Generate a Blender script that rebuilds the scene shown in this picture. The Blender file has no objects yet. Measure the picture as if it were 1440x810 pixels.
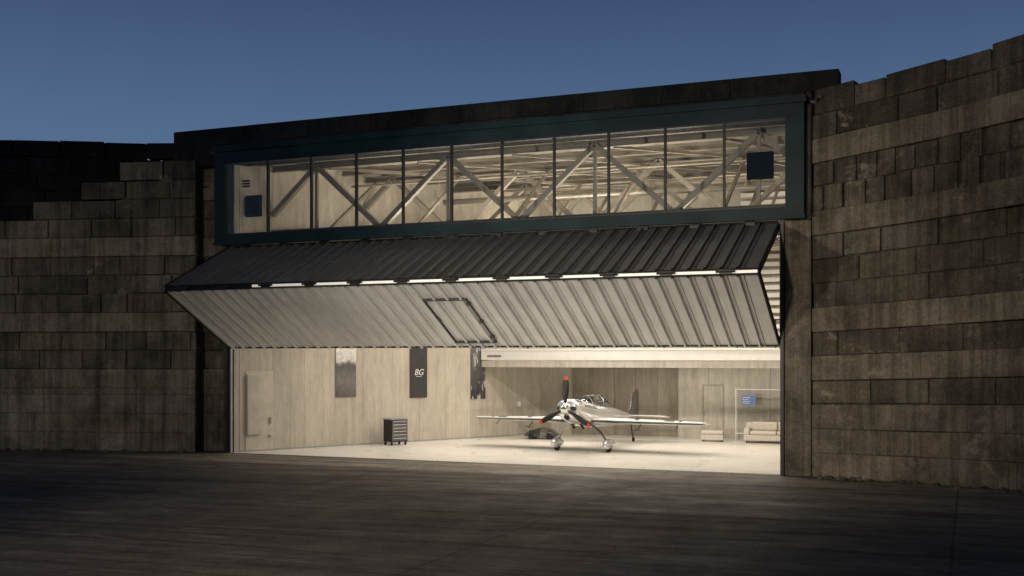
import bpy, bmesh, math, random
from mathutils import Vector, Matrix
random.seed(7)
sc=bpy.context.scene
R=math.radians

# ------------------------------------------------------------------ node materials
def newmat(name):
    m=bpy.data.materials.new(name); m.use_nodes=True
    nt=m.node_tree; b=nt.nodes['Principled BSDF']
    return m,nt,b
def L(nt,a,b): nt.links.new(a,b)
def simple(name,col,rough=.5,metal=0,var=.12,scale=3.0,bump=0.0,bscale=60,spec=.5,coat=0,emit=None,estr=0):
    m,nt,b=newmat(name)
    tc=nt.nodes.new('ShaderNodeTexCoord'); n=nt.nodes.new('ShaderNodeTexNoise')
    n.inputs['Scale'].default_value=scale; n.inputs['Detail'].default_value=3
    L(nt,tc.outputs['Object'],n.inputs['Vector'])
    r=nt.nodes.new('ShaderNodeValToRGB')
    r.color_ramp.elements[0].position=.3; r.color_ramp.elements[1].position=.7
    r.color_ramp.elements[0].color=[c*(1-var) for c in col]+[1]
    r.color_ramp.elements[1].color=[min(1,c*(1+var)) for c in col]+[1]
    L(nt,n.outputs['Fac'],r.inputs['Fac']); L(nt,r.outputs['Color'],b.inputs['Base Color'])
    b.inputs['Roughness'].default_value=rough; b.inputs['Metallic'].default_value=metal
    b.inputs['Specular IOR Level'].default_value=spec
    b.inputs['Coat Weight'].default_value=coat
    if bump:
        n2=nt.nodes.new('ShaderNodeTexNoise'); n2.inputs['Scale'].default_value=bscale; n2.inputs['Detail'].default_value=4
        L(nt,tc.outputs['Object'],n2.inputs['Vector'])
        bp=nt.nodes.new('ShaderNodeBump'); bp.inputs['Strength'].default_value=bump; bp.inputs['Distance'].default_value=.02
        L(nt,n2.outputs['Fac'],bp.inputs['Height']); L(nt,bp.outputs['Normal'],b.inputs['Normal'])
    if emit:
        b.inputs['Emission Color'].default_value=(*emit,1); b.inputs['Emission Strength'].default_value=estr
    return m
def ramp(nt,src,p0,c0,p1,c1):
    r=nt.nodes.new('ShaderNodeValToRGB'); e=r.color_ramp.elements
    e[0].position=p0; e[1].position=p1
    e[0].color=(*c0,1) if not isinstance(c0,(int,float)) else (c0,c0,c0,1)
    e[1].color=(*c1,1) if not isinstance(c1,(int,float)) else (c1,c1,c1,1)
    L(nt,src,r.inputs['Fac']); return r.outputs['Color']
def noise(nt,vec,scale,detail=6,rough=.6,sx=None):
    if sx:
        mp=nt.nodes.new('ShaderNodeMapping'); mp.inputs['Scale'].default_value=sx; L(nt,vec,mp.inputs['Vector']); vec=mp.outputs['Vector']
    n=nt.nodes.new('ShaderNodeTexNoise'); n.inputs['Scale'].default_value=scale; n.inputs['Detail'].default_value=detail; n.inputs['Roughness'].default_value=rough
    L(nt,vec,n.inputs['Vector']); return n.outputs['Fac']
def mul(nt,a,b,f=1.0):
    m=nt.nodes.new('ShaderNodeMix'); m.data_type='RGBA'; m.blend_type='MULTIPLY'; m.inputs[0].default_value=f
    L(nt,a,m.inputs[6]); L(nt,b,m.inputs[7]); return m.outputs[2]
def mixc(nt,f,a,b):
    m=nt.nodes.new('ShaderNodeMix'); m.data_type='RGBA'
    L(nt,f,m.inputs[0])
    for s,i in ((a,6),(b,7)):
        if isinstance(s,tuple): m.inputs[i].default_value=(*s,1)
        else: L(nt,s,m.inputs[i])
    return m.outputs[2]

def concrete(name,base,dark=.5):
    m,nt,b=newmat(name)
    tc=nt.nodes.new('ShaderNodeTexCoord').outputs['Object']
    big=noise(nt,tc,.28,3)
    col=ramp(nt,big,.35,tuple(c*.6 for c in base),.66,tuple(min(1,c*1.15) for c in base))
    at=nt.nodes.new('ShaderNodeAttribute'); at.attribute_name='tone'
    col=mul(nt,col,at.outputs['Color'])
    st=noise(nt,tc,1.0,6,.68,(4.5,4.5,.16))
    col=mul(nt,col,ramp(nt,st,.42,dark,.56,1.0),.75)
    bl=noise(nt,tc,1.1,7,.74)
    col=mul(nt,col,ramp(nt,bl,.38,.5,.54,1.0),.8)
    fine=noise(nt,tc,16,6,.8)
    col=mul(nt,col,ramp(nt,fine,.3,.45,.7,1.25),.9)
    li=noise(nt,tc,.9,7,.78,(1.2,1.2,1.3))
    f=ramp(nt,li,.58,0.0,.68,.5)
    col=mixc(nt,f,col,tuple(min(1,c*1.35) for c in base))
    L(nt,col,b.inputs['Base Color']); b.inputs['Roughness'].default_value=.92; b.inputs['Specular IOR Level'].default_value=.2
    bp=nt.nodes.new('ShaderNodeBump'); bp.inputs['Strength'].default_value=1.0; bp.inputs['Distance'].default_value=.08
    L(nt,noise(nt,tc,5,9,.8),bp.inputs['Height']); L(nt,bp.outputs['Normal'],b.inputs['Normal'])
    return m
M_conc=concrete('weathered_concrete',(.36,.31,.235))
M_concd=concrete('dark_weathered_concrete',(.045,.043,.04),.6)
M_teal=simple('teal_painted_steel',(.010,.023,.027),.55,.0,.3,1.2,.1,spec=.2)
M_mull=simple('dark_mullion_steel',(.02,.022,.023),.5,.3)
M_steel=simple('truss_paint',(.19,.17,.135),.55,.1,.15,2)
M_deck=simple('roof_deck_metal',(.68,.63,.54),.5,.1,.08,1)
M_black=simple('black_metal',(.02,.02,.02),.45,.4)
M_rubber=simple('rubber',(.018,.018,.018),.8)
M_white=simple('white_paint',(.74,.72,.68),.45,0,.04)
M_grey=simple('grey_paint',(.28,.28,.28),.5)

def door_mat(name,col,metal,rough):
    m,nt,b=newmat(name)
    tc=nt.nodes.new('ShaderNodeTexCoord').outputs['Object']
    c=ramp(nt,noise(nt,tc,.5,3),.3,tuple(x*.86 for x in col),.7,tuple(x*1.08 for x in col))
    c=mul(nt,c,ramp(nt,noise(nt,tc,1,4,.6,(14,.8,.8)),.3,.80,.6,1.0),.8)
    L(nt,c,b.inputs['Base Color']); b.inputs['Metallic'].default_value=metal
    L(nt,ramp(nt,noise(nt,tc,3,3),.3,rough-.07,.7,rough+.1),b.inputs['Roughness'])
    return m
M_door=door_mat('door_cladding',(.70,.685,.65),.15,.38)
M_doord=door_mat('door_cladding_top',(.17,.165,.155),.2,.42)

def panelwall(name,base):
    m,nt,b=newmat(name)
    tc=nt.nodes.new('ShaderNodeTexCoord').outputs['Object']
    c=ramp(nt,noise(nt,tc,.5,3),.3,tuple(x*.86 for x in base),.7,tuple(x*1.05 for x in base))
    at=nt.nodes.new('ShaderNodeAttribute'); at.attribute_name='tone'
    c=mul(nt,c,at.outputs['Color'])
    c=mul(nt,c,ramp(nt,noise(nt,tc,1.2,7,.7,(4,4,.35)),.35,.70,.6,1.0),.75)
    c=mul(nt,c,ramp(nt,noise(nt,tc,9,5,.7,(1,1,.3)),.3,.80,.65,1.03),.8)
    L(nt,c,b.inputs['Base Color']); b.inputs['Roughness'].default_value=.6
    return m
M_panel=panelwall('interior_wall_board',(.55,.495,.405))
M_panel2=panelwall('interior_wood_wall',(.36,.315,.245))
M_panel3=panelwall('interior_back_wall_board',(.58,.54,.46))

def floor_mat():
    m,nt,b=newmat('epoxy_floor')
    tc=nt.nodes.new('ShaderNodeTexCoord').outputs['Object']
    c=ramp(nt,noise(nt,tc,.4,4),.3,(.65,.625,.57),.7,(.75,.725,.67))
    L(nt,c,b.inputs['Base Color'])
    L(nt,ramp(nt,noise(nt,tc,1.4,4),.3,.25,.7,.42),b.inputs['Roughness'])
    return m
M_floor=floor_mat()

def ground_mat():
    m,nt,b=newmat('apron_concrete')
    tc=nt.nodes.new('ShaderNodeTexCoord').outputs['Object']
    mp=nt.nodes.new('ShaderNodeMapping'); mp.inputs['Rotation'].default_value=(0,0,R(-6)); L(nt,tc,mp.inputs['Vector']); v=mp.outputs['Vector']
    c=ramp(nt,noise(nt,v,.12,5),.35,(.125,.108,.088),.68,(.24,.21,.17))
    c=mul(nt,c,ramp(nt,noise(nt,v,1,8,.75,(.12,1.6,1)),.38,.36,.56,1.1),.9)
    c=mul(nt,c,ramp(nt,noise(nt,v,1.3,9,.8),.40,.55,.56,1.1),.8)
    c=mul(nt,c,ramp(nt,noise(nt,v,16,5,.85),.32,.4,.66,1.45),.85)
    f=ramp(nt,noise(nt,v,1,8,.78,(.18,1.1,1)),.56,0.0,.60,.6)
    c=mixc(nt,f,c,(.33,.29,.235))
    br=nt.nodes.new('ShaderNodeTexBrick'); br.offset=0
    br.inputs['Scale'].default_value=1; br.inputs['Brick Width'].default_value=7.5; br.inputs['Row Height'].default_value=5
    br.inputs['Mortar Size'].default_value=.03; br.inputs['Mortar Smooth'].default_value=.3
    br.inputs['Color1'].default_value=(1,1,1,1); br.inputs['Color2'].default_value=(.80,.80,.80,1); br.inputs['Mortar'].default_value=(.35,.35,.35,1)
    L(nt,tc,br.inputs['Vector']); c=mul(nt,c,br.outputs['Color'],.9)
    L(nt,c,b.inputs['Base Color'])
    L(nt,ramp(nt,noise(nt,v,.8,5,.7),.3,.5,.7,.85),b.inputs['Roughness']); b.inputs['Specular IOR Level'].default_value=.3
    bp=nt.nodes.new('ShaderNodeBump'); bp.inputs['Strength'].default_value=.7; bp.inputs['Distance'].default_value=.04
    L(nt,noise(nt,tc,7,8,.8),bp.inputs['Height']); L(nt,bp.outputs['Normal'],b.inputs['Normal'])
    return m
M_ground=ground_mat()

def glass_mat(name,tint=(1,1,1),refl=.08,rough=.03):
    m=bpy.data.materials.new(name); m.use_nodes=True; nt=m.node_tree
    for n in list(nt.nodes): nt.nodes.remove(n)
    o=nt.nodes.new('ShaderNodeOutputMaterial'); t=nt.nodes.new('ShaderNodeBsdfTransparent'); g=nt.nodes.new('ShaderNodeBsdfGlossy')
    t.inputs['Color'].default_value=(*tint,1); g.inputs['Roughness'].default_value=rough
    fr=nt.nodes.new('ShaderNodeFresnel'); fr.inputs['IOR'].default_value=1.45
    mx=nt.nodes.new('ShaderNodeMixShader')
    mt=nt.nodes.new('ShaderNodeMath'); mt.operation='ADD'; mt.inputs[1].default_value=refl; mt.use_clamp=True
    L(nt,fr.outputs[0],mt.inputs[0]); L(nt,mt.outputs[0],mx.inputs[0]); L(nt,t.outputs[0],mx.inputs[1]); L(nt,g.outputs[0],mx.inputs[2]); L(nt,mx.outputs[0],o.inputs[0])
    return m
M_glass=glass_mat('window_glass',(.97,.98,.97),0)
M_canopy=glass_mat('canopy_glass',(.50,.52,.53),.12)
M_part=glass_mat('partition_glass',(.97,.98,.98),.04)

# ------------------------------------------------------------------ mesh helper
class MB:
    def __init__(s): s.v=[];s.f=[];s.m=[];s.t=[]
    def add(s,vs,fs,mi=0,tone=1.0):
        o=len(s.v); s.v+= [tuple(v) for v in vs]
        for f in fs: s.f.append([i+o for i in f]); s.m.append(mi); s.t.append(tone)
    def box(s,x0,x1,y0,y1,z0,z1,mi=0,tone=1.0):
        s.add([(x0,y0,z0),(x1,y0,z0),(x1,y1,z0),(x0,y1,z0),(x0,y0,z1),(x1,y0,z1),(x1,y1,z1),(x0,y1,z1)],
              [(0,3,2,1),(4,5,6,7),(0,1,5,4),(1,2,6,5),(2,3,7,6),(3,0,4,7)],mi,tone)
    def obox(s,o,ux,uy,uz,x0,x1,y0,y1,z0,z1,mi=0,tone=1.0,f0=1,f1=1):
        o=Vector(o);P=[]
        for z in (z0,z1):
            for (x,y,f) in ((x0,y0,f0),(x1,y0,f1),(x1,y1,f1),(x0,y1,f0)): P.append(o+ux*x+uy*y+uz*(z*f))
        s.add(P,[(0,3,2,1),(4,5,6,7),(0,1,5,4),(1,2,6,5),(2,3,7,6),(3,0,4,7)],mi,tone)
    def beam(s,p0,p1,w,h,mi=0,up=(0,0,1),ibeam=False):
        p0=Vector(p0);p1=Vector(p1);d=(p1-p0);l=d.length;d.normalize();u=Vector(up)
        if abs(d.dot(u))>.98: u=Vector((0,1,0))
        x=d.cross(u).normalized();z=x.cross(d).normalized()
        if not ibeam: s.obox(p0,x,d,z,-w/2,w/2,0,l,-h/2,h/2,mi)
        else:
            t=.025
            s.obox(p0,x,d,z,-w/2,w/2,0,l,-h/2,-h/2+t,mi); s.obox(p0,x,d,z,-w/2,w/2,0,l,h/2-t,h/2,mi)
            s.obox(p0,x,d,z,-t/2,t/2,0,l,-h/2+t,h/2-t,mi)
    def cyl(s,p0,p1,r0,r1=None,n=20,mi=0,cap=True):
        if r1 is None:r1=r0
        p0=Vector(p0);p1=Vector(p1);d=(p1-p0).normalized();u=Vector((0,0,1)) if abs(d.z)<.9 else Vector((1,0,0))
        x=d.cross(u).normalized();y=d.cross(x).normalized();vs=[]
        for p,r in((p0,r0),(p1,r1)):
            for i in range(n):
                a=2*math.pi*i/n; vs.append(p+x*math.cos(a)*r+y*math.sin(a)*r)
        fs=[(i,(i+1)%n,n+(i+1)%n,n+i) for i in range(n)]
        if cap: fs+=[tuple(range(n))[::-1],tuple(range(n,2*n))]
        s.add(vs,fs,mi)
    def loft(s,rings,mi=0,cap=True,mfun=None):
        n=len(rings[0]);o=len(s.v)
        for r in rings: s.v+=[tuple(p) for p in r]
        for k in range(len(rings)-1):
            for i in range(n):
                j=(i+1)%n; s.f.append([o+k*n+i,o+k*n+j,o+(k+1)*n+j,o+(k+1)*n+i]); s.m.append(mfun(k,i) if mfun else mi); s.t.append(1)
        if cap:
            s.f.append([o+i for i in range(n)][::-1]);s.m.append(mi);s.t.append(1)
            e=o+(len(rings)-1)*n; s.f.append([e+i for i in range(n)]);s.m.append(mi);s.t.append(1)
    def obj(s,name,mats,parent=None,bevel=0,smooth=False,sub=0,wn=False):
        me=bpy.data.meshes.new(name); me.from_pydata(s.v,[],s.f)
        for m in (mats if isinstance(mats,(list,tuple)) else [mats]): me.materials.append(m)
        for p,mi in zip(me.polygons,s.m): p.material_index=mi; p.use_smooth=smooth
        ca=me.color_attributes.new('tone','FLOAT_COLOR','CORNER')
        for p,t in zip(me.polygons,s.t):
            c=(t,t,t,1) if not isinstance(t,tuple) else (*t,1)
            for li in p.loop_indices: ca.data[li].color=c
        me.update(); bm=bmesh.new(); bm.from_mesh(me); bmesh.ops.recalc_face_normals(bm,faces=bm.faces); bm.to_mesh(me); bm.free()
        ob=bpy.data.objects.new(name,me); sc.collection.objects.link(ob)
        if parent: ob.parent=parent
        if bevel:
            md=ob.modifiers.new('bev','BEVEL'); md.width=bevel; md.segments=2; md.limit_method='ANGLE'; md.angle_limit=R(40)
        if sub:
            md=ob.modifiers.new('sub','SUBSURF'); md.levels=sub; md.render_levels=sub
        return ob
def empty(name,loc=(0,0,0),rz=0):
    e=bpy.data.objects.new(name,None); e.location=loc; e.rotation_euler=(0,0,rz); sc.collection.objects.link(e); return e

X=Vector((1,0,0));Y=Vector((0,1,0));Z=Vector((0,0,1))

# ------------------------------------------------------------------ ground
g=MB(); g.add([(-400,-400,0),(400,-400,0),(400,400,0),(-400,400,0)],[(0,1,2,3)]); g.obj('ground',M_ground)

# ------------------------------------------------------------------ block walls
def resample(path,s):
    acc=0
    for i in range(len(path)-1):
        p=Vector(path[i]);q=Vector(path[i+1]);l=(q-p).length
        if s<=acc+l or i==len(path)-2:
            t=(s-acc)/l; return p+(q-p)*t,(q-p).normalized()
        acc+=l
def plen(path): return sum((Vector(path[i+1])-Vector(path[i])).length for i in range(len(path)-1))
def block_wall(name,path,ztop,mat,types,h=.66,zscale=None,thick=.6,seed=1,flip=1,slen=1.6,z0=0):
    rnd=random.Random(seed); mb=MB(); tot=plen(path)
    zs=zscale or (lambda s:1.0)
    k=0; z=z0
    while z< max(ztop(0),ztop(tot/2),ztop(tot))+.01:
        ty=types[k%len(types)]; hh=h*(1.0 if ty!='n' else .35)
        s=-rnd.random()*.9
        ct=rnd.uniform(.88,1.05); rowp=rnd.uniform(-.03,.01)
        while s<tot:
            if ty=='b': ln=slen*rnd.choice([1,1,1,1,.6,.92]); gap=rnd.choice([.02,.035,.06])
            elif ty=='s': ln=rnd.choice([.5,.5,.62]); gap=rnd.choice([.05,.09,.12])
            elif ty=='t': ln=rnd.choice([.8,1.1,1.5]); gap=.02
            elif ty=='n': ln=3.0; gap=.0
            else: ln=4.2*rnd.uniform(.7,1.4); gap=.0
            s0=max(s,0);s1=min(s+ln-gap,tot)
            if s1-s0>.08 and z+hh*.5<ztop((s0+s1)/2):
                pa,_=resample(path,s0);pb,_=resample(path,s1)
                d=(pb-pa); ll=d.length; d=d.normalized()
                nrm=Vector((d.y,-d.x))*flip
                d3=Vector((d.x,d.y,0));n3=Vector((nrm.x,nrm.y,0)); g_=.014; top=0
                if ty in 'bt':
                    pr=rowp+rnd.choice([0,.01,.02,.03,.0]); tone=rnd.uniform(.50,.74)*ct
                    if rnd.random()<.05 and ty=='b': pr=-.16
                    if rnd.random()<.12: tone*=.7
                    g_=rnd.choice([.008,.014,.028])
                    if ty=='t': top=rnd.uniform(-.10,.06)
                elif ty=='s': pr=rnd.choice([.0,.03,.06]); tone=rnd.uniform(.5,.8)*ct; g_=rnd.choice([.0,.01,.04])
                else: pr=.055+rnd.uniform(-.004,.006); tone=rnd.uniform(.97,1.04)*ct; g_=-.001
                mb.obox((pa.x,pa.y,0),d3,n3,Z,0,ll,-.5,pr,z+g_,z+hh-g_+top,0,(tone,tone*rnd.uniform(.97,1.0),tone*rnd.uniform(.90,1.0)),zs(s0),zs(s1))
            s+=ln
        z+=hh;k+=1
    n=max(2,int(tot/1.4)+1)
    for i in range(n):
        s0=tot*i/n;s1=tot*(i+1)/n
        pa,_=resample(path,s0);pb,_=resample(path,s1);d=(pb-pa);ll=d.length;d=d.normalized();nrm=Vector((d.y,-d.x))*flip
        mb.obox((pa.x,pa.y,0),Vector((d.x,d.y,0)),Vector((nrm.x,nrm.y,0)),Z,0,ll+.02,-thick,-.08,z0,min(ztop(s0+.01),ztop(s1-.01))*zs(s0)-.35,0,.45)
    return mb.obj(name,mat,bevel=.028)

pathR=[(18.86,-.08),(21.2,-.55),(23.5,-1.25),(27,-2.8),(31,-5.6),(34,-9.5),(36,-15)]
pathL=[(-1.3,-.22),(-8.3,-1.9),(-16,-4.4),(-26,-9.5),(-34,-18)]
block_wall('concrete_block_wall',pathR,lambda s:10.62,M_conc,
   ['w','w','w','b','w','b','w','b','b','b','w','s','s','w','b','t'],zscale=lambda s:.975+.0115*min(s,9),seed=5)
def ztL(s):
    return 9.6 if s<2.2 else 9.05 if s<3.75 else 8.5 if s<5.6 else 7.95 if s<9 else 7.3
block_wall('concrete_block_wall',pathL,ztL,M_conc,
   ['w','w','w','n','w','b','b','w','b','b','b','w','b','b','b','b'],h=.64,seed=11,flip=-1)
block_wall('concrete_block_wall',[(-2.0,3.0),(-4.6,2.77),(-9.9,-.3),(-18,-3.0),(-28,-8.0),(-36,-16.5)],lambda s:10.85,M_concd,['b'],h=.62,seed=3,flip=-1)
t=MB()
pf=[(-1.2,.2),(-8.3,-1.4),(-16,-3.9),(-26,-9)]; pb=[(-1.2,3.2),(-9.9,.2),(-18,-2.6),(-28,-7.6)]
vs=[];fs=[]
for i,(p,q) in enumerate(zip(pf,pb)):
    zt=[9.0,7.4,6.7,6.7][i]
    vs+=[(p[0],p[1],zt),(q[0],q[1],zt+.5)]
for i in range(3): fs.append((2*i,2*i+1,2*i+3,2*i+2))
t.add(vs,fs); t.obj('earth_bank',simple('earth',(.05,.045,.035),.95,0,.4,3,.5))
rr_=random.Random(9); rb=MB()
def stone(x,y,r):
    vs=[];n=6
    for (zz,f) in((0,1.0),(.5,.85),(.9,.4)):
        for i in range(n):
            a=2*math.pi*i/n+rr_.random()*.5; q=r*f*rr_.uniform(.7,1.2); vs.append((x+q*math.cos(a),y+q*math.sin(a),zz*r*.8))
    fs=[]
    for k in range(2):
        for i in range(n): fs.append((k*n+i,k*n+(i+1)%n,(k+1)*n+(i+1)%n,(k+1)*n+i))
    fs.append(tuple(range(2*n,3*n))); rb.add(vs,fs,0,rr_.uniform(.35,.7))
for path,flip,n_ in((pathR,1,300),(pathL,-1,240)):
    for _ in range(n_):
        s=rr_.uniform(.2,13); p,d=resample(path,s); nr=Vector((d.y,-d.x))
        if nr.y>0: nr=-nr
        o=.08+abs(rr_.gauss(0,.2)); q=p+nr*o
        stone(q.x,q.y,rr_.choice([.02,.03,.04,.06,.10]))
rb.obj('rubble',M_conc)

# ------------------------------------------------------------------ hangar building
H=empty('hangar_building')
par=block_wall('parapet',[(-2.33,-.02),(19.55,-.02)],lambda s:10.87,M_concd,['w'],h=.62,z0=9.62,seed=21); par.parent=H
lf=block_wall('facade_return',[(-2.33,.45),(-.32,.45)],lambda s:10.2,M_conc,['w','w','w','n','w','b','b','w','b','b','b','w','b','b'],h=.64,seed=31,thick=.5); lf.parent=H
c=MB()
c.box(-.32,-.1,-.02,.9,0,9.6,0,.5)
c.box(18.14,18.84,-.16,.5,0,6.88,0,1.0)
c.box(18.72,18.84,-.16,.5,6.9,10.3,0,.8)
c.obj('piers',M_conc,H,bevel=.03)
j=MB(); j.box(-.095,.02,-.12,.25,0,6.86); j.box(18.03,18.13,-.20,.1,0,6.86); j.box(-.03,0.0,.26,.30,0,6.8)
j.obj('door_jambs',M_black,H,bevel=.008)
jl=MB(); jl.box(.03,.05,-.10,.0,0,3.5); jl.box(18.0,18.025,-.1,-.02,3.4,6.8); jl.obj('jamb_seals',M_grey,H)
f=MB(); f.box(-.09,18.02,-.05,13.4,-.3,.012); f.obj('hangar_floor',M_floor,H)
th=MB(); th.box(-.09,18.02,-.16,-.055,-.1,.02); th.obj('threshold',simple('threshold_steel',(.22,.20,.18),.5,.4),H)

EL=(6.75,12.8)
lw=Vector((EL[0],EL[1],0)); wl=lw.length; wd=lw.normalized(); wn=Vector((wd.y,-wd.x,0))
w=MB()
s=0.3; i=0
while s<wl:
    e=min(s+1.22,wl)
    t=random.uniform(.90,1.04)
    w.obox((0,0,0),wd,wn,Z,s,e-.008,-.2,-.005-.003*(i%2),.06,4.2,0,t)
    w.obox((0,0,0),wd,wn,Z,s,e-.008,-.2,-.008,4.22,9.9,0,t)
    s=e;i+=1
w.obox((0,0,0),wd,wn,Z,0,wl+.3,-.45,-.03,0,10.0,0,.6)
w.obox((0,0,0),wd,wn,Z,.1,.28,-.2,.0,0,9.9,0,.9)
w.obj('left_wall',M_panel,H)
sk=MB(); sk.obox((0,0,0),wd,wn,Z,.3,wl,-.02,.012,.012,.07); sk.obj('skirting',M_grey,H)
b=MB()
b.box(EL[0]-.3,7.55,12.6,13.2,0,2.86,2)
x=7.55
while x<12.05:
    b.box(x,min(x+.9,12.1)-.012,12.8,13.2,0,2.86,1,random.uniform(.88,1.04)); x+=.9
b.box(7.5,12.2,12.83,13.25,0,2.86,1)
x=12.1
while x<18.3:
    b.box(x,x+1.2-.01,12.4,13.2,0,2.86,2,random.uniform(.95,1.03)); x+=1.2
b.box(EL[0]-.3,18.4,12.95,13.3,2.86,10.0,2)
b.obj('back_wall',[M_panel,M_panel2,M_panel3],H)
mz=MB()
al=EL[0]/EL[1]*9.4
mz.box(al+.02,18.1,9.4,12.95,2.84,3.06,1)
mz.box(al+.02,18.1,9.25,9.4,3.08,3.50,0)
mz.box(al+.02,18.1,9.3,9.4,2.80,3.06,1)
mz.box(al+.02,18.1,9.22,9.248,3.44,3.52,0)
mz.obj('mezzanine',[M_white,M_panel3],H,bevel=.01)
mr=MB()
for k in range(9):
    xx=al+.6+k*1.35; mr.box(xx,xx+.05,9.3,9.34,3.5,4.5)
mr.box(al+.1,18.0,9.29,9.35,4.5,4.55); mr.box(al+.3,al+.9,9.21,9.218,3.22,3.26); mr.obj('mezzanine_rail',M_mull,H)
sl=MB()
z=3.7
while z<9.6:
    sl.box(14.5,18.3,12.70,12.94,z,z+.16); z+=.30
sl.obj('louvre_slats',M_white,H)
rw=MB(); rw.box(18.12,18.5,.52,13.3,0,10.0); rw.obj('right_wall',M_panel,H)
d=MB(); d.box(13.07,13.10,12.37,12.395,.012,2.12);d.box(13.88,13.91,12.37,12.395,.012,2.12);d.box(13.10,13.88,12.37,12.395,2.09,2.12)
d.box(13.11,13.87,12.38,12.397,.02,2.08,1,.93); d.box(13.18,13.20,12.30,12.33,.95,1.15)
d.obj('interior_door',[simple('door_frame_paint',(.36,.33,.28),.5),M_panel3],H,bevel=.004)
gp=MB(); gp.add([(14.5,11.9,.3),(17.2,11.9,.3),(17.2,11.9,1.95),(14.5,11.9,1.95)],[(0,1,2,3)]); gp.obj('glass_partition',M_part,H)
gpf=MB(); gpf.box(14.46,14.49,11.88,11.94,.012,2.0); gpf.box(14.5,17.2,11.88,11.94,1.95,1.98); gpf.box(14.5,17.2,11.88,11.94,.27,.30);gpf.obj('glass_partition_frame',M_white,H)

# roof
r=MB()
prof=[]; x=-.6
while x<18.9:
    prof+=[(x,0),(x+.12,0),(x+.16,.11),(x+.28,.11)]; x+=.36
for i in range(len(prof)-1):
    (x0,h0),(x1,h1)=prof[i],prof[i+1]
    r.add([(x0,-.45,9.98+h0),(x1,-.45,9.98+h1),(x1,13.2,9.98+h1),(x0,13.2,9.98+h0)],[(0,1,2,3)])
r.obj('roof_deck',M_deck,H)
r=MB(); r.box(-2.2,19.4,.0,14,10.18,10.40); r.box(-.3,18.7,-.5,-.003,10.17,10.21)
r.obj('roof_slab',M_concd,H)
p=MB()
bb=.9
while bb<13:
    a0=EL[0]/EL[1]*bb; p.beam((a0,bb,9.82),(18.2,bb,9.82),.16,.30,ibeam=True); bb+=1.45
p.obj('purlins',M_steel,H)
tr=MB()
for k,bb in enumerate((1.3,4.6,7.9,11.2)):
    a0=EL[0]/EL[1]*bb+.05; a1=18.1; zb,zt=7.42,9.60
    tr.beam((a0,bb,zb),(a1,bb,zb),.2,.2,ibeam=True); tr.beam((a0,bb,zt),(a1,bb,zt),.2,.2,ibeam=True)
    off=(k%2)*1.1
    xs=[q for q in [(-2.4+off+2.45*i) for i in range(12)]]
    for i in range(len(xs)-1):
        p0=(xs[i],zb if i%2 else zt); p1=(xs[i+1],zt if i%2 else zb)
        def at(xx): 
            t=(xx-p0[0])/(p1[0]-p0[0]); return p0[1]+(p1[1]-p0[1])*t
        xa=max(xs[i],a0);xb=min(xs[i+1],a1)
        if xb-xa>.15: tr.beam((xa,bb,at(xa)),(xb,bb,at(xb)),.18,.16)
        if i%2==0 and a0<xs[i]<a1 and k%2==0: tr.beam((xs[i],bb,zb),(xs[i],bb,zt),.1,.1)
tr.obj('roof_trusses',M_steel,H)
br=MB()
for a in (3.0,6.3,9.6,12.9,16.2):
    bs=[1.3,4.6,7.9,11.2]
    for i in range(3):
        if EL[0]/EL[1]*bs[i+1]+.2<a:
            br.beam((a,bs[i],7.45),(a,bs[i+1],9.55),.09,.09)
            br.beam((a,bs[i],7.46),(a,bs[i+1],7.46),.12,.12)
            br.beam((a,bs[i],9.5),(min(a+3.3,18),bs[i+1],9.5),.09,.09)
br.obj('roof_bracing',M_steel,H)
du=MB(); du.cyl((4.8,6.3,8.9),(18.0,6.3,8.9),.10); du.cyl((2.6,3.4,9.2),(18.0,3.4,9.2),.04)
for a in (6,9.5,13,16.5): du.cyl((a,3.4,9.2),(a,3.4,8.6),.015,n=6); du.cyl((a,3.4,8.6),(a,3.4,8.42),.07,.11,n=12)
du.obj('service_duct',M_steel,H,smooth=False)

bx=MB()
bx.box(-.30,18.70,-.50,-.02,6.90,7.20)
bx.box(-.30,18.70,-.50,-.02,9.60,10.165)
bx.box(-.30,.11,-.50,-.02,7.202,9.598)
bx.box(18.21,18.70,-.50,-.02,7.202,9.598)
bx.box(-.36,18.76,-.58,-.505,9.95,10.14)
bx.box(-.33,18.73,-.54,-.503,6.88,6.97)
for k in range(1,6): bx.box(-.3+k*3.17-.012,-.3+k*3.17+.012,-.508,-.503,6.98,7.19)
bx.obj('clerestory_frame',M_teal,H,bevel=.012)
mu=MB(); n=11; pw=(18.21-.11)/n
for i in range(1,n): xx=.11+pw*i; mu.box(xx-.03,xx+.03,-.47,-.36,7.2,9.6)
mu.box(.11,18.21,-.46,-.37,7.2,7.25); mu.box(.11,18.21,-.46,-.37,9.55,9.6)
mu.obj('mullions',M_mull,H)
gl=MB(); gl.add([(.11,-.42,7.2),(18.21,-.42,7.2),(18.21,-.42,9.6),(.11,-.42,9.6)],[(0,1,2,3)]); gl.obj('clerestory_glass',M_glass,H)
ve=MB()
ve.box(17.15,17.85,-.30,-.1,8.03,8.75)
ve.obj('vent_unit',simple('vent_dark',(.006,.008,.010),.9,spec=.05),H,bevel=.01)
ve=MB()
for k in range(7): ve.box(.25,.85,.35,.45,7.95+k*.09,8.01+k*.09)
for k in range(3): ve.box(.1,.45,.36,.42,8.9+k*.09,8.95+k*.09)
ve.box(.22,.88,.46,.5,7.9,8.62)
ve.obj('louvre_unit',M_teal,H)

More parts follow.
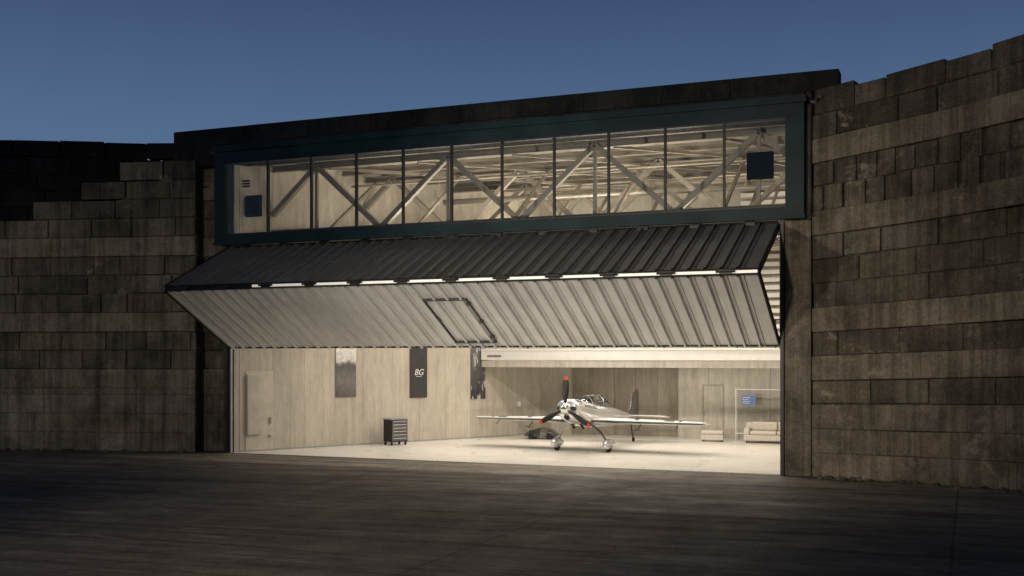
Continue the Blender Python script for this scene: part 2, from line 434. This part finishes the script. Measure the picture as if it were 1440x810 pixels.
# ------------------------------------------------------------------ bifold door
D=empty('bifold_hangar_door')
T=Vector((0,-.12,6.80)); F=Vector((0,-3.30,5.30)); B=Vector((0,-.08,3.53))
A0,A1=-.02,17.97
def clad(name,P,Q,outward,mat,a0,a1,pitch=.412):
    d=(Q-P); l=d.length; d.normalize(); n=Vector((0,-d.z,d.y))
    if n.dot(outward)<0:n=-n
    mb=MB(); prof=[(a0,0)]
    a=a0+.2
    while a<a1-.15:
        prof+=[(a-.036,0),(a-.026,.085),(a+.026,.085),(a+.036,0),(a+.10,0),(a+.108,.03),(a+.132,.03),(a+.14,0)]
        a+=pitch
    prof.append((a1,0))
    for i in range(len(prof)-1):
        (x0,h0),(x1,h1)=prof[i],prof[i+1]
        p=[P+X*x0+n*h0,P+X*x1+n*h1,P+X*x1+n*h1+d*l,P+X*x0+n*h0+d*l]
        mb.add(p,[(0,1,2,3)])
    mb.obj(name,mat,D)
    fb=MB()
    o=P
    def fbx(x0,x1,l0,l1,n0,n1,mi=0): fb.obox(o,X,d,n,x0,x1,l0,l1,n0,n1,mi)
    fbx(a0,a1,0,l,-.03,-.006); 
    fbx(a0,a1,0,.09,-.17,-.03); fbx(a0,a1,l-.09,l,-.17,-.03)
    k=a0
    while k<a1: fbx(k,k+.08,.09,l-.09,-.16,-.03); k+=(a1-a0-.08)/8-1e-6
    fb.obj(name+'_frame',M_grey,D)
    et=MB(); et.obox(o,X,d,n,a0-.03,a0-.002,0,l,-.17,.05); et.obox(o,X,d,n,a1+.002,a1+.03,0,l,-.17,.05)
    et.obox(o,X,d,n,a0,a1,-.03,-.003,-.1,.04); et.obox(o,X,d,n,a0,a1,l+.003,l+.03,-.1,.04)
    et.obj(name+'_trim',M_black,D)
    return d,n,l
F1=F+Vector((0,.05,.05)); F2=F+Vector((0,.05,-.06))
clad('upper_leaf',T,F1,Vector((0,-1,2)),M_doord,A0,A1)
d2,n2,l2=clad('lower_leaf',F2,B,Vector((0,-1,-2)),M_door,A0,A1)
hg=MB()
for i in range(12):
    a=.7+i*1.5
    hg.box(a-.15,a+.15,F.y-.07,F.y-.015,F.z-.06,F.z+.045); hg.cyl((a-.24,F.y-.06,F.z),(a+.24,F.y-.06,F.z),.026,n=10)
hg.obj('hinges',M_black,D)
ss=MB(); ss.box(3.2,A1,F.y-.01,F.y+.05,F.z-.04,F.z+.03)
ss.obj('fold_leak_glow',simple('leaked_light_glow',(.8,.78,.72),.4,emit=(1,.9,.74),estr=.35),D)  # emissive strip added; stands in for interior light leaking through the fold
hg=MB()
for i in range(12):
    a=.7+i*1.5; hg.box(a-.15,a+.15,-.2,-.05,6.78,6.9)
hg.cyl((A0,-.16,6.86),(A1,-.16,6.86),.02,n=8)
hg.obj('top_hinges',M_black,D)
# personnel wicket: seam gaps, frame, latches
wk=MB()
def wb(x0,x1,l0,l1,hh=.03,mi=0): wk.obox(F2,X,d2,n2,x0,x1,l0,l1,.004,hh,mi)
wl0,wl1=.80,3.28
wb(8.45,9.80,wl0,wl0+.03,.09);wb(8.45,9.80,wl1-.03,wl1,.09);wb(8.45,8.475,wl0+.03,wl1-.03,.06);wb(9.775,9.80,wl0+.03,wl1-.03,.06)
for q in (1.0,2.0,2.9): wb(9.74,9.84,q,q+.10,.10)
wb(8.49,8.53,1.8,2.0,.10)
wk.obj('wicket_door_frame',simple('wicket_frame_paint',(.05,.05,.048),.5),D)

# ------------------------------------------------------------------ wall pictures on left wall
def wallP(bv,z,off=0): 
    a=EL[0]/EL[1]*bv; return Vector((a,bv,z))+wn*off
def onwall(name,b0,b1,z0,z1,mat,thick=.03):
    p=wallP(b0,0); q=wallP(b1,0); l=(q-p).length
    e=empty(name,(p.x,p.y,0),math.atan2(wd.y,wd.x))
    m=MB(); m.box(0,l,-thick,-.004,z0,z1)
    o=m.obj('panel',mat,e); return e,l
def poster_mat(name,kind):
    m,nt,b=newmat(name)
    tc=nt.nodes.new('ShaderNodeTexCoord').outputs['Object']
    sp=nt.nodes.new('ShaderNodeSeparateXYZ'); L(nt,tc,sp.inputs[0])
    mr=nt.nodes.new('ShaderNodeMapRange'); mr.inputs['From Min'].default_value=1.7; mr.inputs['From Max'].default_value=4.0; L(nt,sp.outputs['Z'],mr.inputs['Value'])
    n=noise(nt,tc,3.0,6,.7)
    ad=nt.nodes.new('ShaderNodeMath'); ad.operation='MULTIPLY_ADD'; ad.inputs[1].default_value=.16; L(nt,n,ad.inputs[0]); L(nt,mr.outputs[0],ad.inputs[2])
    r=nt.nodes.new('ShaderNodeValToRGB'); e=r.color_ramp.elements
    if kind==0:
        e[0].position=.1;e[0].color=(.10,.095,.09,1);e[1].position=.35;e[1].color=(.17,.16,.15,1)
        for p,c in((.60,.10),(.64,.22),(.67,.60),(1,.78)): x=e.new(p); x.color=(c,c*.97,c*.92,1)
    else:
        e[0].position=.1;e[0].color=(.04,.04,.04,1);e[1].position=.9;e[1].color=(.12,.12,.12,1)
    L(nt,ad.outputs[0],r.inputs['Fac']); c=r.outputs['Color']
    c=mul(nt,c,ramp(nt,noise(nt,tc,7 if kind==0 else 4,5,.6),.35,.6,.65,1.2),.6)
    if kind==1:
        f=ramp(nt,noise(nt,tc,2.2,6,.6,(3,3,.8)),.56,0.,.60,.8); c=mixc(nt,f,c,(.55,.53,.5))
    L(nt,c,b.inputs['Base Color']); b.inputs['Roughness'].default_value=.35
    return m
onwall('wall_poster',3.53,4.27,1.77,3.9,poster_mat('landscape_print',0))
e,l=onwall('logo_banner',6.35,7.04,1.67,3.9,simple('banner_cloth',(.03,.03,.032),.6))
tx=bpy.data.curves.new('logo_text','FONT'); tx.body='BG'; tx.size=.32; tx.extrude=.004; tx.align_x='CENTER'; tx.shear=.25
to=bpy.data.objects.new('logo_text',tx); sc.collection.objects.link(to); to.parent=e; to.location=(l/2,-.038,2.52); to.rotation_euler=(R(90),0,0); tx.materials.append(M_white)
m=MB(); m.box(.26,l-.26,-.04,-.032,2.46,2.475); m.obj('logo_rule',M_white,e)
onwall('wall_poster',8.9,9.53,1.55,3.9,poster_mat('figure_print',1))
e,l=onwall('side_door',.45,1.35,.05,2.72,simple('side_door_paint',(.50,.45,.365),.5),.02)
m=MB(); m.box(.02,.52,-.10,-.03,.56,2.62); m.obj('long_panel',simple('side_panel',(.47,.425,.35),.45),e,bevel=.04)
m=MB(); m.box(.88,.92,-.08,-.03,.9,1.15); m.box(.85,.93,-.05,-.03,.45,.55); m.obj('handle',M_grey,e)
e,l=onwall('wall_socket',11.0,11.15,1.2,1.4,M_white,.03)

# ------------------------------------------------------------------ tool cabinet
tcab=empty('tool_cabinet',(3.48,5.0,0),math.atan2(wd.y,wd.x))
m=MB(); m.box(-.36,.36,-.25,.25,.14,.93); m.obj('body',M_black,tcab,bevel=.015)
m=MB(); m.box(-.38,.38,-.27,.27,.935,.98); m.box(.37,.40,-.2,.2,.7,.73); m.obj('top',M_grey,tcab,bevel=.01)
m=MB()
for k in range(6): m.box(-.32,.32,-.275,-.253,.18+k*.122,.285+k*.122)
m.obj('drawers',simple('drawer_steel',(.16,.16,.165),.35,.6),tcab,bevel=.006)
m=MB()
for k in range(6): m.box(-.28,.28,-.295,-.277,.262+k*.122,.275+k*.122)
m.obj('drawer_handles',M_white,tcab)
m=MB()
for sx in(-.3,.3):
    for sy in(-.2,.2): m.cyl((sx-.02,sy,.065),(sx+.02,sy,.065),.053,n=14); m.box(sx-.03,sx+.03,sy-.015,sy+.015,.1,.14)
m.obj('castors',M_rubber,tcab)

# ------------------------------------------------------------------ lounge furniture
M_fab=simple('beige_upholstery',(.60,.56,.49),.85,0,.08,8,.2,120)
sf=empty('sofa',(15.0,10.7,0),R(4))
m=MB(); m.box(0,2.4,0,.85,.10,.32); m.box(0,2.4,.62,.85,.32,.74); m.box(0,.2,0,.62,.32,.56); m.box(2.2,2.4,0,.62,.32,.56)
m.obj('base',M_fab,sf,bevel=.04)
m=MB(); m.box(.22,1.18,-.02,.6,.325,.46); m.box(1.2,2.18,-.02,.6,.325,.46); m.box(.24,1.17,.46,.61,.465,.78);m.box(1.21,2.16,.46,.61,.465,.78)
m.obj('cushions',M_fab,sf,bevel=.05)
m=MB()
for x_ in(.1,2.3):
    for y_ in(.08,.77): m.cyl((x_,y_,.012),(x_,y_,.10),.025,n=10)
m.obj('legs',M_black,sf)
ot=empty('ottoman',(13.35,10.8,0),R(6))
m=MB(); m.box(0,.85,0,.6,.07,.28); m.obj('base',M_fab,ot,bevel=.03)
m=MB(); m.box(.01,.84,.01,.59,.285,.42); m.obj('cushion',M_fab,ot,bevel=.05)
m=MB()
for x_ in(.08,.77):
    for y_ in(.08,.52): m.cyl((x_,y_,.012),(x_,y_,.07),.02,n=10)
m.obj('legs',M_black,ot)
tv=empty('wall_screen',(14.68,11.8,0))
m=MB(); m.box(0,.55,0,.04,1.33,1.78); m.obj('bezel',M_grey,tv,bevel=.005)
m=MB(); m.box(.02,.53,-.004,-.001,1.36,1.75); m.obj('display',simple('display_blue',(.02,.06,.20),.3,0,.6,14,emit=(.02,.08,.26),estr=.2),tv)
m=MB()
for k in range(4): m.box(.06,.30+.05*(k%2),-.008,-.005,1.44+k*.07,1.455+k*.07)
m.obj('display_lines',M_white,tv)

# tow tug
tg=empty('aircraft_tow_tug',(7.3,9.9,0),R(10))
def rrect(x,w,z0,z1,n=6):
    return [(x,-w,z0),(x,w,z0),(x,w,z0+(z1-z0)*.6),(x,w*.75,z1),(x,-w*.75,z1),(x,-w,z0+(z1-z0)*.6)]
m=MB(); m.loft([rrect(-.65,.3,.12,.22),rrect(-.45,.42,.1,.34),rrect(0,.45,.1,.46),rrect(.35,.42,.1,.40),rrect(.65,.28,.12,.2)]); m.obj('body',simple('gloss_black',(.03,.03,.032),.2,0,coat=1),tg,bevel=.02)
m=MB()
for sx in(-.35,.35):
    for sy in(-.44,.38): m.cyl((sx,sy,.13),(sx,sy+.08,.13),.12,n=18)
m.obj('wheels',M_rubber,tg)
m=MB(); m.cyl((-.5,0,.3),(-.95,0,.75),.02,n=8); m.cyl((-.95,-.15,.75),(-.95,.15,.75),.02,n=8); m.obj('handle',M_grey,tg)

# ------------------------------------------------------------------ aeroplane (x forward, y left, z up; wheels at x=0)
P=empty('aerobatic_airplane',(10.62,5.05,.012),math.atan2(-.996,-.085))
M_silver=simple('silver_paint',(.78,.78,.78),.18,.6,.05,2,coat=.6)
M_anth=simple('anthracite_paint',(.11,.11,.115),.25,.4,coat=.5)
M_wing=simple('white_gloss_paint',(.82,.81,.79),.22,.1,.03,coat=.6)
M_red=simple('red_paint',(.62,.04,.015),.35)
M_chrome=simple('chrome',(.85,.85,.85),.1,1,.02)
def sect(x,zc,hw,ht,hb,n=28,e=2.4):
    r=[]
    for i in range(n):
        a=2*math.pi*i/n; c_=math.cos(a);s_=math.sin(a)
        yy=hw*math.copysign(abs(c_)**(2/e),c_); h=ht if s_>0 else hb
        r.append((x,yy,zc+h*math.copysign(abs(s_)**(2/e),s_)))
    return r
fus=MB()
secs=[(1.30,1.50,.27,.20,.22),(1.27,1.50,.36,.27,.30),(1.15,1.49,.42,.32,.37),(.85,1.45,.47,.36,.45),(.3,1.38,.48,.36,.52),(-.1,1.34,.48,.34,.54),(-.8,1.26,.47,.32,.50),(-1.6,1.18,.43,.32,.44),(-2.4,1.10,.33,.30,.38),(-3.3,1.0,.22,.25,.30),(-4.2,.90,.12,.19,.22),(-4.9,.83,.05,.14,.16),(-5.05,.82,.03,.10,.12)]
def mf(k,i):
    a=i/28*360
    if 225<a<315 and k>3: return 1
    if k==2 and (30<a<60 or 120<a<150): return 1
    if k in(3,4) and (0<a<25 or 155<a<180): return 1
    return 0
fus.loft([sect(*s_) for s_ in secs],mfun=mf)
fus.obj('fuselage',[M_silver,M_anth],P,smooth=True,sub=1)
inl=MB()
for sy in(-1,1):
    inl.cyl((1.28,sy*.255,1.50),(1.318,sy*.255,1.50),.085,.08,n=20)
inl.cyl((1.2,0,1.20),(1.305,0,1.24),.10,.09,n=16)
inl.cyl((.55,.15,.98),(.30,.17,.80),.045,n=12); inl.cyl((.55,-.15,.98),(.30,-.17,.80),.045,n=12)
inl.obj('air_inlets',M_black,P)
sp=MB(); rr=[]
for x_,r_ in((1.31,.20),(1.36,.205),(1.45,.185),(1.55,.14),(1.62,.085),(1.66,.03),(1.668,.005)):
    rr.append([(x_,r_*math.cos(2*math.pi*i/24),1.50+r_*math.sin(2*math.pi*i/24)) for i in range(24)])
sp.loft(rr); sp.obj('spinner',M_chrome,P,smooth=True)
for kb,ang in enumerate((92,212,332)):
    bl=MB(); A=R(ang); rad=Vector((0,-math.cos(A),math.sin(A))); tan=Vector((0,-math.sin(A),-math.cos(A))); fwd=Vector((1,0,0)); c0=Vector((1.42,0,1.50))
    rings=[]; 
    tab=[(.12,.045,.045,50),(.22,.05,.04,48),(.35,.08,.025,36),(.55,.11,.018,26),(.80,.105,.012,20),(.94,.09,.009,18),(1.04,.05,.006,16)]
    for (r_,w_,t_,tw) in tab:
        cw=math.cos(R(tw));sw=math.sin(R(tw)); cd=tan*cw+fwd*sw; nd=fwd*cw-tan*sw
        rings.append([c0+rad*r_+cd*(w_*math.cos(2*math.pi*i/12))+nd*(t_*math.sin(2*math.pi*i/12)) for i in range(12)])
    bl.loft(rings,mfun=lambda k,i:1 if k>=5 else 0); bl.m[-1]=1
    bl.obj('propeller_blade_%d'%kb,[M_black,M_red],P,smooth=True)
def airfoil(le,chord,y,z,tk=.14,inc=.13,n=12):
    pts=[]
    def yt(t): return tk/.2*(.2969*math.sqrt(t)-.126*t-.3516*t*t+.2843*t**3-.1015*t**4)
    ts=[.5*(1-math.cos(math.pi*i/n)) for i in range(n+1)]
    up=[(t,yt(t)) for t in reversed(ts)]; lo=[(t,-yt(t)) for t in ts[1:-1]]
    for t,h in up+lo: pts.append((le-t*chord,y,z+h*chord+(0.25-t)*chord*inc))
    return pts
wg=MB()
for sgn in(-1,1):
    rings=[airfoil(.22,1.66,sgn*.30,1.04,inc=.08),airfoil(.16,1.52,sgn*1.2,1.04,.14,inc=.08),airfoil(-.02,1.05,sgn*4.12,1.02,.13,inc=.08),airfoil(-.10,.88,sgn*4.24,1.02,.06,inc=.08)]
    def wm(k,i): return 0 if i<12 else 1
    wg.loft(rings,mfun=wm)
wg.obj('wings',[M_wing,M_anth],P,smooth=True)
ai=MB()
for sgn in(-1,1):
    ai.beam((-.95,sgn*.9,1.095),(-.74,sgn*4.0,1.055),.018,.03); ai.beam((-.25,sgn*2.0,.93),(.05,sgn*2.0,.78),.02,.02); ai.box(.0,.22,sgn*2.0-.12,sgn*2.0+.12,.765,.777)
    ai.beam((-.25,sgn*3.3,.95),(.0,sgn*3.3,.84),.015,.015)
ai.obj('aileron_gaps',M_black,P)
st=MB()
for sgn in(-1,1):
    for (y0,y1) in((1.9,2.05),(2.9,3.25),(3.4,3.5)):
        def q(yy,off):
            t_=(yy-1.2)/2.92; le=.16-.18*t_; ch=1.52-.47*t_; zz=1.04-.02*t_
            return [(x_,sgn*yy,z_+off) for (x_,_,z_) in airfoil(le,ch,yy,zz,.14-.01*t_,inc=.08)[1:12]]
        a_=q(y0,.005);b_=q(y1,.005)
        st.add(a_+b_,[(i,i+1,i+12,i+11) for i in range(10)])
st.obj('wing_stripes',M_anth,P,smooth=True)
gr=MB()
for sgn in(-1,1):
    pts=[(.12,.25,.93),(.10,.45,.86),(.05,.68,.66),(.02,.84,.44),(0,.90,.30)]
    rings=[]
    for (x_,y_,z_),w_ in zip(pts,(.12,.10,.08,.065,.055)):
        rings.append([(x_+w_*math.cos(2*math.pi*i/10),sgn*y_+.022*math.sin(2*math.pi*i/10),z_+.022*math.sin(2*math.pi*i/10)) for i in range(10)])
    gr.loft(rings)
gr.obj('landing_gear_legs',M_anth,P,smooth=True)
wh=MB()
for sgn in(-1,1): wh.cyl((0,sgn*.95-.06,.18),(0,sgn*.95+.06,.18),.18,n=28)
wh.cyl((-4.75,-.03,.09),(-4.75,.03,.09),.09,n=18)
wh.obj('wheels',M_rubber,P,bevel=.02)
pn=MB()
for sgn in(-1,1):
    y_=sgn*.95; rr=[]
    for x_,w_,zt_,zb_ in((.38,.02,.25,.21),(.34,.08,.34,.14),(.22,.13,.42,.09),(0,.14,.46,.09),(-.2,.12,.41,.12),(-.4,.075,.32,.17),(-.58,.015,.25,.22)):
        zc=(zt_+zb_)/2;hh=(zt_-zb_)/2
        rr.append([(x_,y_+w_*math.cos(2*math.pi*i/16),zc+hh*math.sin(2*math.pi*i/16)) for i in range(16)])
    pn.loft(rr)
pn.obj('wheel_fairings',M_silver,P,smooth=True)
tl=MB(); tl.beam((-4.5,0,.72),(-4.72,0,.14),.03,.06); tl.obj('tail_spring',M_black,P)
tf=MB()
def fin(zs):
    rings=[]
    for z_,le,ch,tk in zs:
        ring=[]
        for (t,h) in ((0,0),(.1,.5),(.3,.8),(.6,.7),(.85,.35),(1,.05)): ring.append((le-t*ch,h*tk,z_))
        for (t,h) in ((1,-.05),(.85,-.35),(.6,-.7),(.3,-.8),(.1,-.5)): ring.append((le-t*ch,h*tk,z_))
        rings.append(ring)
    return rings
tf.loft(fin([(.72,-4.72,.62,.05),(.98,-4.05,1.25,.06),(1.25,-4.33,1.02,.055),(1.8,-4.62,.72,.04),(1.96,-4.72,.55,.02)]))
tf.obj('fin_and_rudder',M_anth,P,smooth=True)
hs=MB()
for sgn in(-1,1): hs.loft([airfoil(-3.95,.95,sgn*.03,1.0,.08),airfoil(-4.10,.78,sgn*1.3,1.0,.08),airfoil(-4.2,.66,sgn*1.45,1.0,.04)])
hs.obj('tailplane',M_wing,P,smooth=True)
cn=MB(); rr=[]
for x_,w_,h_,zb in((.32,.06,.03,1.70),(.15,.24,.12,1.67),(-.25,.33,.29,1.62),(-.75,.37,.40,1.55),(-1.25,.36,.40,1.50),(-1.75,.31,.30,1.46),(-2.2,.18,.15,1.42),(-2.5,.05,.03,1.39)):
    rr.append([(x_,w_*math.cos(math.pi*i/14),zb-.03+h_*math.sin(math.pi*i/14)) for i in range(15)]+[(x_,0,zb-.05)])
cn.loft(rr); cn.obj('canopy',M_canopy,P,smooth=True,sub=1)
cf=MB()
for (x_,w_,h_,zb) in((-.12,.315,.25,1.64),(-1.0,.365,.41,1.525)):
    pr=[Vector((x_,w_*math.cos(math.pi*i/14),zb-.03+h_*math.sin(math.pi*i/14)+.005)) for i in range(15)]
    for i in range(14): cf.beam(pr[i],pr[i+1],.035,.02)
cf.obj('canopy_frame',M_chrome,P)
se=MB()
for xx in(-.7,-1.5): se.box(xx-.08,xx,-.17,.17,1.3,1.72); se.box(xx-.07,xx-.01,-.09,.09,1.725,1.83)
se.box(-.1,.0,-.25,.25,1.5,1.68); se.obj('seats',M_rubber,P,bevel=.03)
an=MB(); an.cyl((-2.75,0,1.3),(-2.9,0,1.62),.008,n=6); an.obj('antenna',M_black,P)

# ------------------------------------------------------------------ lights
def area(name,loc,sx,sy,power,col,up=False,parent=None):
    l=bpy.data.lights.new(name,'AREA'); l.shape='RECTANGLE'; l.size=sx; l.size_y=sy; l.energy=power; l.color=col
    o=bpy.data.objects.new(name,l); o.location=loc; o.rotation_euler=(R(180) if up else 0,0,0); sc.collection.objects.link(o)
    if parent:o.parent=parent
    return o
warm=(1,.91,.79)
CL=empty('ceiling_light_fittings')
ho=MB()
for (x0,y0) in ((6.5,2.6),(13.5,2.6),(10,6.2),(15.5,8.5),(8.5,9.5)):
    ho.box(x0-2,x0+2,y0-.15,y0+.15,7.10,7.22)
    area('lamp_down',(x0,y0,7.08),4.0,.3,245,warm,False,CL)
    area('lamp_up',(x0,y0,7.24),4.0,.3,220,(1,.885,.73),True,CL)
ho.obj('housing',M_grey,CL)
area('lamp_mezzanine',(12.5,10.8,2.82),8,.12,65,warm,False,CL)
def spot(name,loc,tgt,power,ang,col,blend=1,rad=.5):
    l=bpy.data.lights.new(name,'SPOT'); l.energy=power; l.spot_size=R(ang); l.spot_blend=blend; l.color=col; l.shadow_soft_size=rad
    o=bpy.data.objects.new(name,l); o.location=loc; o.rotation_euler=(Vector(tgt)-Vector(loc)).to_track_quat('-Z','Y').to_euler(); sc.collection.objects.link(o)
wl_=(1,.84,.63)
spot('assumed_floodlight',(13,-42,12),(12,-4,0),17000,34,wl_)  # unseen floodlights, assumed; added to light the apron, walls and door
spot('assumed_floodlight',(6,-38,9),(-4.6,-1,4.6),8000,26,wl_)
spot('assumed_floodlight',(14,-36,9),(21.6,-1,6.0),11500,28,wl_)
spot('assumed_floodlight',(1,-34,.6),(13,-1.5,5.2),19000,28,(1,.93,.82),rad=.6)  # low pair added out of view to brighten the lower leaf
spot('assumed_floodlight',(26,-35,.6),(8.5,-1.5,5.2),15000,24,(1,.93,.82),rad=.6)

# ------------------------------------------------------------------ sky
w=bpy.data.worlds.new('World'); sc.world=w; w.use_nodes=True; nt=w.node_tree
bg=nt.nodes['Background']; tc=nt.nodes.new('ShaderNodeTexCoord'); sp=nt.nodes.new('ShaderNodeSeparateXYZ'); L(nt,tc.outputs['Generated'],sp.inputs[0])
rp=nt.nodes.new('ShaderNodeValToRGB'); e=rp.color_ramp.elements
e[0].position=0; e[0].color=(.12,.18,.27,1); e[1].position=1; e[1].color=(.010,.017,.038,1)
for p_,c_ in((.19,(.086,.150,.265)),(.31,(.046,.079,.168)),(.5,(.022,.038,.088))): q=e.new(p_); q.color=(*c_,1)
L(nt,sp.outputs['Z'],rp.inputs['Fac']); L(nt,rp.outputs['Color'],bg.inputs['Color']); bg.inputs['Strength'].default_value=1.0

# ------------------------------------------------------------------ camera
cam=bpy.data.cameras.new('camera'); co=bpy.data.objects.new('camera',cam); sc.collection.objects.link(co)
co.location=(22.79,-30.59,3.2); co.rotation_euler=(R(90),0,math.atan2(.3825,.924))
cam.sensor_width=36; cam.lens=1560/1440*36; cam.shift_y=97/1440; cam.clip_end=2000
sc.camera=co
sc.view_settings.view_transform='Standard'; sc.view_settings.look='None'; sc.view_settings.exposure=0
